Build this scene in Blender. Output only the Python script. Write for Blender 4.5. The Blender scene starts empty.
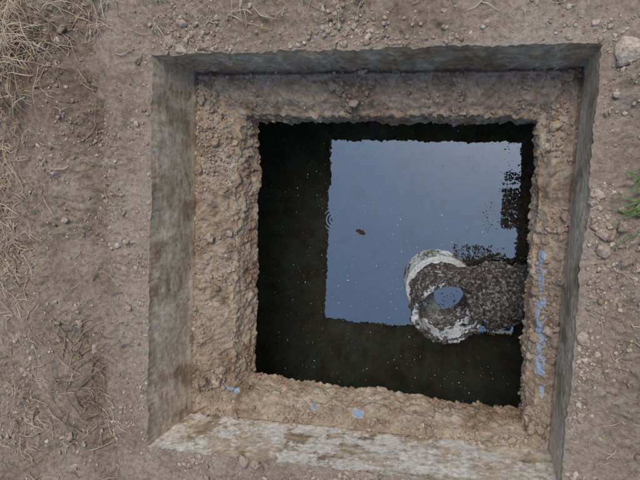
import bpy, math, random
import numpy as np
from mathutils import Vector, Matrix
rng=np.random.default_rng(7); random.seed(7)
H=0.8
sc=bpy.context.scene
# ---------------------------------------------------------------- noise
G=rng.normal(size=(256,3)); G/=np.linalg.norm(G,axis=1)[:,None]
PT=rng.permutation(256)
def perlin(p):
    p=np.asarray(p,float); i=np.floor(p).astype(int); fr=p-i; w=fr*fr*fr*(fr*(fr*6-15)+10)
    r=0
    for a in (0,1):
        for b in (0,1):
            for c in (0,1):
                h=PT[(PT[(PT[(i[:,0]+a)&255]+i[:,1]+b)&255]+i[:,2]+c)&255]
                g=G[h]; d=fr-np.array([a,b,c])
                r=r+(g*d).sum(1)*(w[:,0] if a else 1-w[:,0])*(w[:,1] if b else 1-w[:,1])*(w[:,2] if c else 1-w[:,2])
    return r*1.6
def fbm(p,s,o=4,g=.5,off=0):
    r=0;a=1
    for k in range(o):
        r=r+a*perlin(p*s+off+k*17.3); s*=2.03;a*=g
    return r
def sstep(a,b,x):
    t=np.clip((x-a)/(b-a),0,1); return t*t*(3-2*t)
# ---------------------------------------------------------------- materials helpers
class NT:
    def __init__(s,name):
        s.m=bpy.data.materials.new(name); s.m.use_nodes=True; s.t=s.m.node_tree; s.n=s.t.nodes; s.l=s.t.links
        s.b=s.n['Principled BSDF']; s.out=s.n['Material Output']
        s.tc=s.n.new('ShaderNodeTexCoord').outputs['Object']
    def set(s,inp,v):
        if isinstance(v,bpy.types.NodeSocket): s.l.new(v,inp)
        else: inp.default_value=v
    def noise(s,scale,det=4,rough=.6,dist=0,vec=None):
        x=s.n.new('ShaderNodeTexNoise'); s.l.new(vec or s.tc,x.inputs['Vector'])
        x.inputs['Scale'].default_value=scale;x.inputs['Detail'].default_value=det;x.inputs['Roughness'].default_value=rough;x.inputs['Distortion'].default_value=dist
        return x.outputs['Fac']
    def ramp(s,v,stops):
        x=s.n.new('ShaderNodeValToRGB'); s.l.new(v,x.inputs[0]); e=x.color_ramp.elements
        while len(e)<len(stops): e.new(.5)
        for k,(p,c) in enumerate(stops):
            e[k].position=p; e[k].color=(c,c,c,1) if isinstance(c,(int,float)) else (*c,1)
        return x.outputs[0]
    def math(s,op,a,b=0,c=None,clamp=False):
        x=s.n.new('ShaderNodeMath'); x.operation=op; x.use_clamp=clamp; s.set(x.inputs[0],a); s.set(x.inputs[1],b)
        if c is not None: s.set(x.inputs[2],c)
        return x.outputs[0]
    def mix(s,f,a,b,mode='MIX'):
        x=s.n.new('ShaderNodeMix'); x.data_type='RGBA'; x.blend_type=mode; s.set(x.inputs[0],f)
        for i,v in ((6,a),(7,b)):
            if isinstance(v,tuple): x.inputs[i].default_value=(*v,1)
            elif isinstance(v,(int,float)): x.inputs[i].default_value=(v,v,v,1)
            else: s.l.new(v,x.inputs[i])
        return x.outputs[2]
    def attr(s,name,o='Fac'):
        x=s.n.new('ShaderNodeAttribute'); x.attribute_name=name; return x.outputs[o]
    def bump(s,h,dist,strength=1,normal=None):
        x=s.n.new('ShaderNodeBump'); s.l.new(h,x.inputs['Height']); x.inputs['Distance'].default_value=dist; s.set(x.inputs['Strength'],strength)
        if normal is not None: s.l.new(normal,x.inputs['Normal'])
        return x.outputs[0]
    def fin(s,col,rough=.95,normal=None,spec=.2):
        s.set(s.b.inputs['Base Color'],col if not isinstance(col,tuple) else (*col,1)); s.set(s.b.inputs['Roughness'],rough)
        s.b.inputs['Specular IOR Level'].default_value=spec
        if normal is not None: s.l.new(normal,s.b.inputs['Normal'])
        return s.m
FINE=[(.28,.36),(.42,.80),(.52,1.0),(.72,1.32)]
s=NT('soil'); n0=s.noise(120,6,.8)
a=s.ramp(s.attr('tone'),[(0,(.215,.152,.103)),(.35,(.385,.305,.23)),(.6,(.485,.398,.31)),(1,(.58,.495,.40))])
soil=s.fin(s.mix(1,a,s.ramp(n0,FINE),'MULTIPLY'),.97,s.bump(n0,.009,1),.1)
s=NT('soil_clod'); n0=s.noise(150,4,.75)
tt=s.ramp(s.attr('tint'),[(0,(.25,.185,.13)),(.5,(.42,.34,.265)),(.93,(.53,.45,.365)),(1,(.58,.51,.43))])
clodmat=s.fin(s.mix(1,tt,s.ramp(n0,FINE),'MULTIPLY'),.97,s.bump(n0,.004,1),.1)
s=NT('concrete'); n0=s.noise(95,6,.78)
nb=s.math('MULTIPLY_ADD',n0,1.0,-.5)
def mask(name,lo,hi,top=1.0): return s.ramp(s.math('ADD',s.attr(name),nb),[(lo,0),(hi,top)])
base=s.ramp(s.attr('tone'),[(0,(.25,.185,.115)),(.3,(.42,.335,.235)),(.6,(.54,.46,.345)),(1,(.66,.60,.49))])
sm_=mask('soilm',.42,.58)
base=s.mix(sm_,base,s.ramp(s.attr('tone'),[(0,(.26,.185,.125)),(.5,(.45,.355,.262)),(1,(.55,.455,.35))]))
base=s.mix(mask('rust',.40,.75,.8),base,s.ramp(n0,[(.36,(.11,.063,.04)),(.52,(.31,.19,.125)),(.66,(.50,.36,.255))]))
base=s.mix(mask('pale',.38,.60,.9),base,(.64,.60,.53))
base=s.mix(1,base,s.ramp(n0,FINE),'MULTIPLY')
base=s.mix(mask('blue',.40,.52,.9),base,(.38,.48,.62))
conc=s.fin(base,.92,s.bump(n0,.0062,s.math('MULTIPLY_ADD',s.attr('rough'),.75,.25,True)),.2)
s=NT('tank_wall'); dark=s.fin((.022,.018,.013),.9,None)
ZW=-.44
s=NT('septic_water')
v=s.n.new('ShaderNodeVectorMath'); v.operation='DISTANCE'; s.l.new(s.tc,v.inputs[0]); v.inputs[1].default_value=(-.38,-.097,ZW); d=v.outputs['Value']
rp=s.math('SINE',s.math('MULTIPLY',d,2*math.pi/.0085)); fo=s.ramp(s.math('MULTIPLY',d,10),[(0,.6),(.15,.45),(.36,0)])
hgt=s.math('MULTIPLY',rp,fo); hgt=s.math('MULTIPLY_ADD',s.noise(6,1,.4),3.0,hgt)
nrm=s.bump(hgt,.00011,1)
film=s.noise(11,5,.7,1.2)
gl=s.n.new('ShaderNodeBsdfGlossy'); gl.inputs['Roughness'].default_value=.012
s.l.new(s.ramp(film,[(.3,(.78,.92,1)),(.5,(.84,.96,1.0)),(.7,(.72,.83,.87))]),gl.inputs['Color']); s.l.new(nrm,gl.inputs['Normal'])
s.fin(s.ramp(film,[(.35,(.010,.0115,.0085)),(.7,(.024,.026,.019))]),.6,None,0)
fr=s.n.new('ShaderNodeFresnel'); fr.inputs['IOR'].default_value=4.4
ms=s.n.new('ShaderNodeMixShader'); s.l.new(fr.outputs[0],ms.inputs[0]); s.l.new(s.b.outputs[0],ms.inputs[1]); s.l.new(gl.outputs[0],ms.inputs[2]); s.l.new(ms.outputs[0],s.out.inputs['Surface'])
water=s.m
s=NT('fouled_pvc'); n0=s.noise(75,6,.78,.4)
cr=s.math('ADD',s.attr('crust'),s.math('MULTIPLY_ADD',n0,3.0,-1.5)); cr=s.ramp(cr,[(.36,0),(.52,1)])
n1_=s.noise(140,5,.82)
sl=s.ramp(n1_,[(.34,(.014,.012,.012)),(.47,(.055,.047,.045)),(.55,(.17,.155,.15)),(.63,(.50,.50,.51))])
pv=s.ramp(n1_,[(.3,(.24,.25,.26)),(.55,(.58,.62,.66))])
pvc=s.fin(s.mix(cr,pv,sl),.42,s.bump(s.math('MULTIPLY',n1_,cr),.006),.5)
def simple(name,c1,c2,scale=80,rough=.8,spec=.2):
    s=NT(name); return s.fin(s.ramp(s.noise(scale,1,.6),[(.3,c1),(.7,c2)]),rough,None,spec)
scum_refl=simple('sludge_and_reflection',(.012,.010,.009),(.06,.05,.04),120,.85)
fleck=simple('fleck',(.5,.52,.54),(.75,.77,.8))
straw=simple('straw',(.34,.26,.17),(.64,.54,.40),40)
rootm=simple('root',(.15,.105,.07),(.36,.28,.19),40)
green=simple('grass_green',(.06,.12,.03),(.15,.26,.09),60,.6)
leafm=simple('leaf_dark',(.02,.014,.009),(.07,.045,.025),200)
# ---------------------------------------------------------------- mesh helper
def mesh(name,V,F,mat,smooth=True,attrs=None,parent=None):
    V=np.asarray(V,np.float32); F=np.asarray(F,np.int32); me=bpy.data.meshes.new(name)
    k=F.shape[1]
    me.vertices.add(len(V)); me.vertices.foreach_set('co',V.ravel())
    me.loops.add(F.size); me.loops.foreach_set('vertex_index',F.ravel())
    me.polygons.add(len(F)); me.polygons.foreach_set('loop_start',np.arange(0,F.size,k,dtype=np.int32))
    me.polygons.foreach_set('use_smooth',np.full(len(F),smooth,bool))
    me.update(calc_edges=True); me.validate()
    for n_,a in (attrs or {}).items():
        at=me.attributes.new(n_,'FLOAT','POINT'); at.data.foreach_set('value',np.asarray(a,np.float32))
    me.materials.append(mat); ob=bpy.data.objects.new(name,me); sc.collection.objects.link(ob)
    if parent: ob.parent=parent
    return ob
def ringfaces(nr,N,flip=False):
    i=np.arange(nr-1)[:,None]*N; j=np.arange(N)[None]; jn=(j+1)%N
    a=i+j;b=i+jn;c=i+N+jn;d=i+N+j
    F=np.stack([a,b,c,d] if not flip else [d,c,b,a],-1).reshape(-1,4); return F
# ---------------------------------------------------------------- the opening
A=np.array([(-.571,.212),(.124,.180),(.102,-.457),(-.612,-.502)])
B=np.array([(-.554,.206),(.119,.173),(.098,-.450),(-.589,-.483)])
C=np.array([(-.485,.130),(.066,.104),(.060,-.432),(-.507,-.438)])
D=np.array([(-.464,.119),(.060,.097),(.054,-.421),(-.481,-.414)])
NS=400;N=4*NS
u=(np.arange(NS)+.5)/NS
def quad(Q):
    return np.concatenate([Q[k][None]*(1-u[:,None])+Q[(k+1)%4][None]*u[:,None] for k in range(4)])
cen=A.mean(0)
qa,qb,qc,qd=map(quad,(A,B,C,D))
offs=np.concatenate([np.linspace(0,.42,165),.42+np.geomspace(.006,200,40)])
hw=.34
Ae=lambda o: cen+(A-cen)*(1+o/hw)
XY=np.stack([quad(Ae(o)) for o in offs]); O=np.repeat(offs[:,None],N,1)
xy=XY.reshape(-1,2); o=O.ravel()
p3=np.c_[xy,np.zeros(len(xy))]
def rimjit(p): return np.c_[fbm(p,14,3,.6,3),fbm(p,14,3,.6,40)]*.0032+np.c_[perlin(p*110+3),perlin(p*110+40)]*.0024
jit=rimjit(p3)*(1-sstep(0,.03,o))[:,None]
near=1-sstep(2,6,o)
amp=(.35+.65*sstep(.0,.045,o))
big=fbm(p3,3.2,3)*.012+fbm(p3,9,3,off=9)*.008
crumb=sstep(-.3,.3,fbm(p3,6,2,off=77))
bil=np.abs(fbm(p3,24,4,.6,off=5)); bil2=np.abs(fbm(p3,85,2,.6,off=8))
hgt=big*sstep(0,.12,o)+ ((bil*.013+bil2*.0055)*(.35+.65*crumb)-.005+fbm(p3,120,2,.7,off=2)*.0012)*amp
rx=xy[:,0]+.735+.05*fbm(p3,3.5,3,off=19); wv=.038*(1+.4*perlin(p3*6+3)); rut=np.exp(-(rx/wv)**2)
hgt+=(-.018*rut+.012*np.exp(-((rx+.09)/.05)**2)+.009*np.exp(-((rx-.08)/.04)**2))*near*sstep(.02,.08,o)
hgt=hgt*near
gx=xy+jit
GV=np.c_[gx,hgt]
corner=np.exp(-(((gx[:,0]+.88)/.11)**2+((gx[:,1]-.30)/.12)**2))
tone=.53+.26*fbm(p3,4,3,off=13)+.20*fbm(p3,18,3,off=23)+.16*fbm(p3,90,2,off=33)-.36*corner-.16*rut*near+.14*np.exp(-o/.05)
mesh('ground',GV,ringfaces(len(offs),N,True),soil,attrs={'tone':tone})
rimz=hgt[:N]; rimxy=gx[:N]
rows=[];soilm=[];rust=[];pale=[];rgh=[]
side=np.repeat(np.arange(4),NS)   # 0 far,1 right,2 near,3 left
def blend(a,b,t): return a*(1-t)+b*t
n1,n2,n3,n4=60,50,44,30
def prof():
    for k in range(n1+1): yield 'w',k/n1
    for k in range(1,n2+1): yield 'l',k/n2
    for k in range(1,n3+1): yield 'h',k/n3
    for k in range(1,n4+1): yield 'u',k/n4
zB,zC,zD=-.12,-.132,-.20
def hpw(v): return np.array(v)[side]
for kind,t in prof():
    T_=np.full(N,t)
    if kind=='w':
        q=blend(rimxy,qb,min(1,t*1.0)) if t>0 else rimxy
        # broken edge fades quickly into the cast face
        q=blend(blend(qa,qb,t),q,1-sstep(0,.35,T_)[:,None]) if t>0 else q
        z=blend(rimz,zB,t); p=np.c_[q,z]
        inw=(cen-q); inw/=np.abs(inw).max(1)[:,None]
        dd=(fbm(p,9,2)*.003+np.abs(fbm(p,50,2,.6))*hpw([.0016,.0012,.0012,.0006]))*min(1,t*8)+ .006*sstep(.85,1,T_)*hpw([1.2,.5,.3,.6])
        dd=dd+np.where(side==0,np.abs(fbm(p,30,3,.6,off=3))*.007,0)*min(1,t*6)*min(1,(1-t)*8)
        q=q+inw*dd[:,None]
        sm=np.full(N,.08)+.8*(t>.86)*((t-.86)*8)+.6*max(0,1-t*6)+hpw([.40,.15,0,.0])
        pa=hpw([-1,-1,.46,-.06]); ru=-.5+.45*max(0,1-t*7)+hpw([0,0,0,.18]); rg=np.clip(.15+sm*.8+hpw([.35,.15,.1,0]),0,1)
    elif kind=='l':
        q=blend(qb,qc,t); p=np.c_[q,np.full(N,zB)]
        hh=hpw([.018,.008,.008,.018])
        z=zB+(zC-zB)*t+hh*(1-sstep(0,.8,T_))*min(1,t*7)
        e=min(1,t*5)
        pp=p+np.c_[perlin(p*40+1),perlin(p*40+9),perlin(p*40+5)]*.006
        z=z+(np.abs(fbm(pp,24,4,.6))*.011+np.abs(fbm(p,90,2))*.004-.005)*e-.014*sstep(.68,1,T_)
        sm=hpw([.85,.8,.75,.95])-.5*sstep(.6,1,T_); pa=hpw([-.35,-.6,-.15,-.6]); ru=-.60+1.0*sstep(.4,1,T_); rg=np.full(N,.8)
    elif kind=='h':
        q=blend(qc,qd,t); z=np.full(N,zC-.014+(zD-zC+.014)*t); p=np.c_[q,z]
        inw=(cen-q); inw/=np.abs(inw).max(1)[:,None]
        dd=(fbm(p,16,3,.55)*.006+np.abs(fbm(p,48,3,.5,off=4))*.007)
        q=q+inw*dd[:,None]
        sm=np.full(N,.30); pa=np.full(N,-.7); ru=np.full(N,.35+.30*t); rg=np.full(N,.9)
    else:
        if t<.05: qlast=rows[-1][:,:2]
        q=qlast+(qd-cen)*(t*2.4); p=np.c_[q,np.zeros(N)]
        z=np.full(N,zD-.003); sm=np.full(N,0.);pa=np.full(N,-1.);ru=np.full(N,.5*(1-t)); rg=np.full(N,.5)
    rows.append(np.c_[q,z]); soilm.append(sm);pale.append(pa);rust.append(np.broadcast_to(ru,(N,)));rgh.append(rg)
RV=np.concatenate(rows); nrows=len(rows)
bx=RV[:,0];by=RV[:,1]; bz=RV[:,2]
def seg(x0,y0,x1,y1,w):
    dx,dy=x1-x0,y1-y0; t=np.clip(((bx-x0)*dx+(by-y0)*dy)/(dx*dx+dy*dy),0,1)
    return np.exp(-(np.hypot(bx-x0-t*dx,by-y0-t*dy)/w)**2)
blue=np.maximum.reduce([seg(.073,-.118,.073,-.185,.009),seg(.075,-.20,.077,-.318,.012),seg(.082,-.345,.082,-.358,.006),seg(-.520,-.427,-.498,-.434,.008),seg(-.244,-.440,-.230,-.441,.007),seg(-.33,-.44,-.322,-.44,.005)])
blue=np.where(bz<-.2,0,blue)*1.05-.33+.26*fbm(RV,60,2,off=61)
soilm=np.concatenate(soilm)+.42*fbm(RV,22,3,.6,off=71); pale=np.concatenate(pale)+.46*fbm(RV*[1,1,2],14,4,.6,off=81); rust=np.concatenate(rust)+.45*fbm(RV,26,3,.6,off=91)
ctone=.48+.30*fbm(RV,7,3,off=101)+.24*fbm(RV*[1,1,3],30,3,.65,off=111)-.30*sstep(.15,.55,fbm(RV*[1,1,.4],18,3,off=121))
mesh('concrete_riser',RV,ringfaces(nrows,N,False),conc,attrs={'soilm':soilm,'pale':pale,'rust':rust,'blue':blue,'tone':ctone,'rough':np.concatenate(rgh)})
x0,x1,y0,y1,zt,zb=-1.2,.19,-1.0,.62,-.197,-1.5
tv=[(x0,y0,zt),(x1,y0,zt),(x1,y1,zt),(x0,y1,zt),(x0,y0,zb),(x1,y0,zb),(x1,y1,zb),(x0,y1,zb)]
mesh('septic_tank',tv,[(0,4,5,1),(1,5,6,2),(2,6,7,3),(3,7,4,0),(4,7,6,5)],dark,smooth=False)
mesh('water',[(x0,y0,ZW),(x1,y0,ZW),(x1,y1,ZW),(x0,y1,ZW)],[(0,1,2,3)],water,smooth=False)
# ---------------------------------------------------------------- clods
def ico(sub):
    import bmesh
    bm=bmesh.new(); bmesh.ops.create_icosphere(bm,subdivisions=sub,radius=1)
    V=np.array([v.co[:] for v in bm.verts]); F=np.array([[v.index for v in f.verts] for f in bm.faces]); bm.free(); return V,F
def rocks(sub,n):
    V,F=ico(sub); L=[]
    for k in range(n):
        d=np.full(len(V),1.25)
        for j in range(9):
            pn=rng.normal(size=3);pn/=np.linalg.norm(pn); c_=V@pn; h_=rng.uniform(.55,1.0)
            d=np.where(c_>.05,np.minimum(d,h_/np.maximum(c_,.05)),d)
        d=d*(1+.22*perlin(V*2.3+k*3.3)+(.14*perlin(V*6.7+k) if sub>2 else 0))
        L.append(V*d[:,None]*rng.uniform(.7,1.15,3))
    return L,F
R2,F2=rocks(2,18); R3,F3=rocks(3,12)
def scatter(pos,rad,Rl,F,sink=.25):
    Vs=[];Fs=[];T=[];o=0
    for k in range(len(pos)):
        a=rng.normal(size=3);a/=np.linalg.norm(a); m=np.array(Matrix.Rotation(rng.uniform(0,6.28),3,Vector(a)))
        W=Rl[k%len(Rl)]@m.T*rad[k]; W[:,2]*=.75; W=W+pos[k]+[0,0,rad[k]*(.75-2*sink)*.8]
        Vs.append(W);Fs.append(F+o);o+=len(W);T.append(np.full(len(W),rng.beta(2,2)))
    return np.concatenate(Vs),np.concatenate(Fs),np.concatenate(T)
def power(n,a,b,k=2.6): 
    v=rng.random(n); return (a**(1-k)+(b**(1-k)-a**(1-k))*v)**(1/(1-k))
gi=np.where((o<.42)&(o>.004)&(GV[:,0]<.27)&(GV[:,0]>-1.05)&(GV[:,1]<.42)&(GV[:,1]>-.75))[0]
wgt=(.25+1.8*sstep(-.1,.5,fbm(np.c_[GV[gi,:2],np.zeros(len(gi))],7,3,off=30)))*(.4+crumb[gi])
wgt*=1+2.0*(o[gi]<.03); wgt/=wgt.sum()
pick=rng.choice(gi,9500,p=wgt); Vc,Fc,Tc=scatter(GV[pick],power(9500,.0010,.0058,2.8),R2,F2,.3)
pk2=rng.choice(gi,85,p=wgt); Vd,Fd,Td=scatter(GV[pk2],rng.uniform(.005,.0105,85),R3,F3,.34)
mesh('soil_clods',np.concatenate([Vc,Vd]),np.concatenate([Fc,Fd+len(Vc)]),clodmat,attrs={'tint':np.concatenate([Tc,Td*.8])})
Ve,Fe,Te=scatter(np.array([[.158,.166,.002]]),[.017],R3[3:4],F3,.4)
mesh('earth_lump',Ve,Fe,clodmat,attrs={'tint':Te*0+.8})
li=np.arange(n1*N+N*2,(n1+n2)*N-N)
lw=(.2+1.6*sstep(-.1,.4,fbm(RV[li],12,3,off=50)))*np.where(side[li%N]==3,1.6,1); lw/=lw.sum()
pk=rng.choice(li,3400,p=lw); Vc,Fc,Tc=scatter(RV[pk],power(3400,.0011,.0055,2.8),R2,F2)
pk2=rng.choice(li,45,p=lw); Vd,Fd,Td=scatter(RV[pk2],rng.uniform(.006,.011,45),R3,F3,.28)
he=np.arange((n1+n2)*N,(n1+n2+n3)*N); pk=rng.choice(he,900); Ve,Fe,Te=scatter(RV[pk],power(900,.0012,.0045),R2,F2,.37)
mesh('ledge_crumbs',np.concatenate([Vc,Vd,Ve]),np.concatenate([Fc,Fd+len(Vc),Fe+len(Vc)+len(Vd)]),clodmat,attrs={'tint':np.concatenate([Tc*.85,Td*.8,Te*.4])})
# ---------------------------------------------------------------- strands
def tube(path,r0,r1,sides=4):
    path=np.asarray(path);n=len(path); T=np.gradient(path,axis=0);T/=np.linalg.norm(T,axis=1)[:,None]+1e-9
    up=np.array([0,0,1.]); S=np.cross(T,up);S/=np.linalg.norm(S,axis=1)[:,None]+1e-9; U=np.cross(S,T)
    a=np.arange(sides)/sides*2*np.pi; r=np.linspace(r0,r1,n)[:,None,None]
    V=path[:,None]+r*(np.cos(a)[None,:,None]*S[:,None]+np.sin(a)[None,:,None]*U[:,None])
    return V.reshape(-1,3),ringfaces(n,sides)
from mathutils.kdtree import KDTree
kd=KDTree(len(gi[::3]))
for k,i_ in enumerate(gi[::3]): kd.insert((GV[i_,0],GV[i_,1],0),int(i_))
kd.balance()
def gz(x,y): return GV[kd.find((x,y,0))[1],2]
def strands(spec):
    Vs=[];Fs=[];o_=0
    for (cx,cy,sx,sy,n,l0,l1,ang,da,r,lift) in spec:
        for _ in range(n):
            x=random.gauss(cx,sx)*1.04-.05;y=random.gauss(cy,sy);L=random.uniform(l0,l1);a=ang+random.gauss(0,da);st=L/9;cur=random.gauss(0,.12);pts=[];hh=random.uniform(0,lift)
            for k in range(10):
                pts.append((x,y,gz(x,y)+.0022+hh*math.sin(math.pi*k/9*random.uniform(.8,1.1))+random.uniform(0,.001)))
                a+=cur+random.gauss(0,.16); x+=math.cos(a)*st;y+=math.sin(a)*st
                if -.62<x<.125 and -.52<y<.215: break
            if len(pts)<4: continue
            pts=np.array(pts); pts[1:-1,2]=(pts[:-2,2]+pts[1:-1,2]*2+pts[2:,2])/4
            rr=r*random.uniform(.5,1.4); V,F=tube(pts,rr,rr*.35); Vs.append(V);Fs.append(F+o_);o_+=len(V)
    return np.concatenate(Vs),np.concatenate(Fs)
V,F=strands([(-.795,.26,.04,.04,330,.03,.11,2.6,1.2,.0010,.03),(-.86,.05,.035,.12,220,.02,.08,1.5,1.3,.0008,.014),(-.84,-.15,.035,.1,150,.02,.07,1.5,1.5,.0008,.012),
 (-.72,.1,.06,.1,30,.02,.06,1,2,.0006,.006),(-.30,.27,.10,.02,34,.02,.07,0,1.5,.0007,.01),(-.64,.28,.04,.025,55,.02,.07,0,1.5,.0008,.012),(0,.25,.12,.02,18,.02,.05,0,1.5,.0006,.008),
 (-.70,-.45,.05,.08,54,.02,.07,1.2,1,.0007,.01),(-.83,-.45,.05,.08,55,.02,.07,1.2,1.5,.0007,.01),(-.68,-.1,.05,.15,34,.01,.04,1.2,2,.0006,.004),(.2,-.25,.02,.15,20,.01,.04,1.2,2,.0006,.004)])
mesh('dead_grass',V,F,straw)
V,F=strands([(-.69,-.42,.025,.07,34,.04,.14,1.4,.5,.0011,.012),(-.64,-.2,.03,.15,12,.03,.08,1.4,1,.0009,.008),(-.80,-.42,.05,.1,16,.03,.09,1.4,1,.0009,.008),(-.78,.22,.04,.04,30,.04,.1,-.6,.8,.0013,.02),(.19,-.3,.02,.1,5,.03,.06,1.4,1,.0007,.008)])
mesh('plant_roots',V,F,rootm)
Vs=[];Fs=[];o_=0
for k in range(26):
    bx_,by_=(.190+random.gauss(0,.006),random.choice([-.035,-.03,-.06,.0,.0,-.045])+random.gauss(0,.007)); a=math.pi+random.gauss(0,.7);L=random.uniform(.015,.045); w=random.uniform(.0007,.0013)
    e=random.uniform(.3,1); z0=gz(bx_,by_)
    for j in range(7):
        t=j/6; x=bx_+math.cos(a)*L*t;y=by_+math.sin(a)*L*t;z=z0+L*e*math.sin(t*1.9)*.6
        ww=w*(1-t**2)+.0001; Vs+= [(x-math.sin(a)*ww,y+math.cos(a)*ww,z),(x,y,z-.0006),(x+math.sin(a)*ww,y-math.cos(a)*ww,z)]
        if j<6:
            b=o_+j*3; Fs+=[(b,b+1,b+4,b+3),(b+1,b+2,b+5,b+4)]
    o_+=21
mesh('green_grass_tuft',Vs,Fs,green)
# ---------------------------------------------------------------- pipe tee (parent empty)
tee=bpy.data.objects.new('pvc_pipe_tee',None); sc.collection.objects.link(tee)
top=np.array([-.088,-.278,-.318]); bot=np.array([-.124,-.240,-.44]); ax=(top-bot);Lz=np.linalg.norm(ax);ax/=Lz
e1=np.cross([0,1,0],ax);e1/=np.linalg.norm(e1);e2=np.cross(ax,e1)
def shell(name,org,ax,e1,e2,prof,n=200,saddle=None):
    a=np.arange(n)/n*2*np.pi; V=[];C_=[]
    for (t,r,nz,c) in prof:
        tt=np.full(n,t)
        if saddle and t<.06: tt=np.sqrt(np.maximum(.062**2-(np.cos(a)*r)**2,.0004))
        P=org+ax*tt[:,None]+e1*(np.cos(a)*r)[:,None]+e2*(np.sin(a)*r)[:,None]
        rad=e1*np.cos(a)[:,None]+e2*np.sin(a)[:,None]
        dsp=(np.abs(fbm(P,42,4,.6))*.010-.002)*nz
        V.append(P+rad*dsp[:,None]+ax*(fbm(P,50,3,.6)*.0035*nz)[:,None]); C_.append(c+.55*fbm(P,24,3,.6,off=41))
    return mesh(name,np.concatenate(V),ringfaces(len(prof),n),pvc,attrs={'crust':np.concatenate(C_)},parent=tee)
def lin(t0,r0,t1,r1,n,nz,c,c2=None): 
    c2=c if c2 is None else c2
    return [(t0+(t1-t0)*k/n,r0+(r1-r0)*k/n,nz,c+(c2-c)*k/n) for k in range(n+1)]
P_=lin(-.20,.077,.012,.077,20,.2,.4)+lin(.0125,.077,.018,.076,3,.15,-.5)+lin(.0185,.075,.019,.066,5,.2,-.35)+lin(.022,.064,.070,.064,20,1,1.0)+lin(.072,.064,.077,.071,4,1,.9)+lin(.079,.072,Lz,.073,15,.9,.9)+lin(Lz+.001,.073,Lz+.001,.064,5,.7,.55)+lin(Lz,.063,.09,.062,12,-.1,.25)+lin(.088,.061,.085,.058,3,-.2,.5)+lin(.08,.057,-.2,.057,30,-.15,.6)
shell('vertical_body',bot,ax,e1,e2,P_)
b0=bot+ax*.062; d=np.array([.20,-.228,-.378])-b0; Lb=np.linalg.norm(d);d/=Lb
f1=np.cross(ax,d);f1/=np.linalg.norm(f1);f2=np.cross(d,f1)
P_=lin(.055,.060,.085,.062,8,1,1)+lin(.087,.063,.090,.070,3,1,.8)+lin(.092,.071,.135,.071,16,1,.9)+lin(.137,.069,.139,.062,3,.8,.7)+lin(.141,.060,Lb,.060,40,1,.95)
shell('inlet_branch',b0,d,f1,f2,P_,saddle=True)
# ---------------------------------------------------------------- floating bits and painted phone reflection
def flakes(cs,rs,z,zr=.0008):
    Vs=[];Fs=[];o_=0;n=8
    for (x,y),r in zip(cs,rs):
        a=np.arange(n)/n*2*np.pi+rng.random(); rr=r*rng.uniform(.45,1.25,n); el=rng.uniform(.5,1)
        ph=rng.uniform(0,3.14); px=np.cos(a)*rr;py=np.sin(a)*rr*el
        V=np.c_[x+px*math.cos(ph)-py*math.sin(ph),y+px*math.sin(ph)+py*math.cos(ph),np.full(n,z)]
        Vs.append(np.vstack([V,[x,y,z+zr+r*.15]])); Fs+=[(o_+k,o_+(k+1)%n,o_+n) for k in range(n)];o_+=n+1
    return np.concatenate(Vs),np.array(Fs)
cs=[];rs=[]
def patch(cx,cy,sx,sy,n,r0,r1,thr=-9,off=0,leak=.02):
    k=0
    while k<n:
        x=cx+rng.uniform(-1,1)*sx;y=cy+rng.uniform(-1,1)*sy
        e=max(abs(x-cx)/sx,abs(y-cy)/sy)
        if perlin(np.array([[x*14+off,y*14,1.]]))[0]+.5*perlin(np.array([[x*45,y*45+off,4.]]))[0]<thr+.4*max(0,e-.6): 
            if rng.random()>leak: continue
        cs.append((x,y)); rs.append(power(1,r0,r1,2.2)[0]);k+=1
patch(.036,-.062,.026,.044,1100,.0012,.005,-.6)  # dark block of flakes painted in for the phone and hand reflection
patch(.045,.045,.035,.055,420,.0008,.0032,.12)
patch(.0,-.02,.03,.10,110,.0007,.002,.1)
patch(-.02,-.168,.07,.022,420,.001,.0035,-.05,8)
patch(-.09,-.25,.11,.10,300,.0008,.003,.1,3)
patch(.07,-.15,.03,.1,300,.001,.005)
V,F=flakes(cs,rs,ZW+.0008); mesh('scum_and_phone_reflection',V,F,scum_refl,smooth=False)
cs=[(rng.uniform(-.60,.08),rng.uniform(-.53,.15)) for _ in range(700)]; V,F=flakes(cs,power(700,.0005,.0017,2.9),ZW+.0006,.0002); mesh('floating_flecks',V,F,fleck,smooth=False)
lv=[];lf=[]
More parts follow.
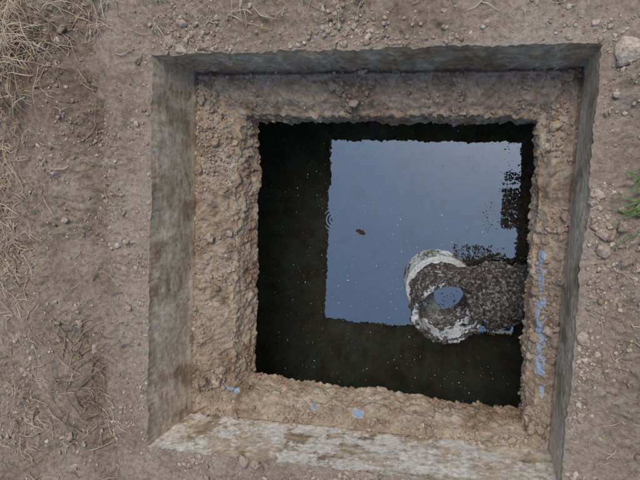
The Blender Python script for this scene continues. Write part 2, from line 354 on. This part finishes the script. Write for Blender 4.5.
for k in range(9):
    t=k/8; w=.006*math.sin(math.pi*t)**.7*(1+.35*math.sin(k*2.4)); x=-.323+.024*t; y=-.122-.006*t
    lv+=[(x,y+w,ZW+.0025+.001*math.sin(k)),(x,y,ZW+.0012),(x+.002,y-w,ZW+.003+.001*math.cos(k))]
    if k<8: b=k*3; lf+=[(b,b+1,b+4,b+3),(b+1,b+2,b+5,b+4)]
mesh('floating_leaf',lv,lf,leafm)
# ---------------------------------------------------------------- light
w=bpy.data.worlds.new('World'); sc.world=w; w.use_nodes=True; nt=w.node_tree
sky=nt.nodes.new('ShaderNodeTexSky'); sky.sky_type='NISHITA'; sky.sun_disc=False
el,az=math.radians(65),math.radians(10)   # azimuth clockwise from +Y
sky.sun_elevation=el; sky.sun_rotation=az; sky.dust_density=1.5; sky.air_density=1
hs=nt.nodes.new('ShaderNodeHueSaturation'); hs.inputs['Saturation'].default_value=.95; nt.links.new(sky.outputs[0],hs.inputs['Color'])
bg=nt.nodes['Background']; bg.inputs[1].default_value=.15; nt.links.new(hs.outputs[0],bg.inputs[0])
L=bpy.data.lights.new('sun','SUN'); L.energy=2.1; L.angle=math.radians(26); L.color=(1,.91,.79)
so_=bpy.data.objects.new('sun',L); sc.collection.objects.link(so_)
dirv=Vector((math.sin(az)*math.cos(el),math.cos(az)*math.cos(el),math.sin(el))); so_.rotation_euler=dirv.to_track_quat('Z','Y').to_euler()
# ---------------------------------------------------------------- camera: hand-held, tilted away from straight down
cam=bpy.data.cameras.new('camera'); cam.sensor_width=36; cam.lens=36*530/640; cam.clip_start=.01; cam.clip_end=1000
co=bpy.data.objects.new('camera',cam); sc.collection.objects.link(co)
nv=Vector((178,60,-530)).normalized(); Zc=-nv; Xc=(Vector((1,0,0))-nv*nv.x).normalized(); Yc=Zc.cross(Xc)
M=Matrix((Xc,Yc,Zc)).to_4x4(); M.translation=(0,0,H)
co.matrix_world=M; sc.camera=co
sc.view_settings.view_transform='Standard'; sc.view_settings.look='None'; sc.view_settings.exposure=0
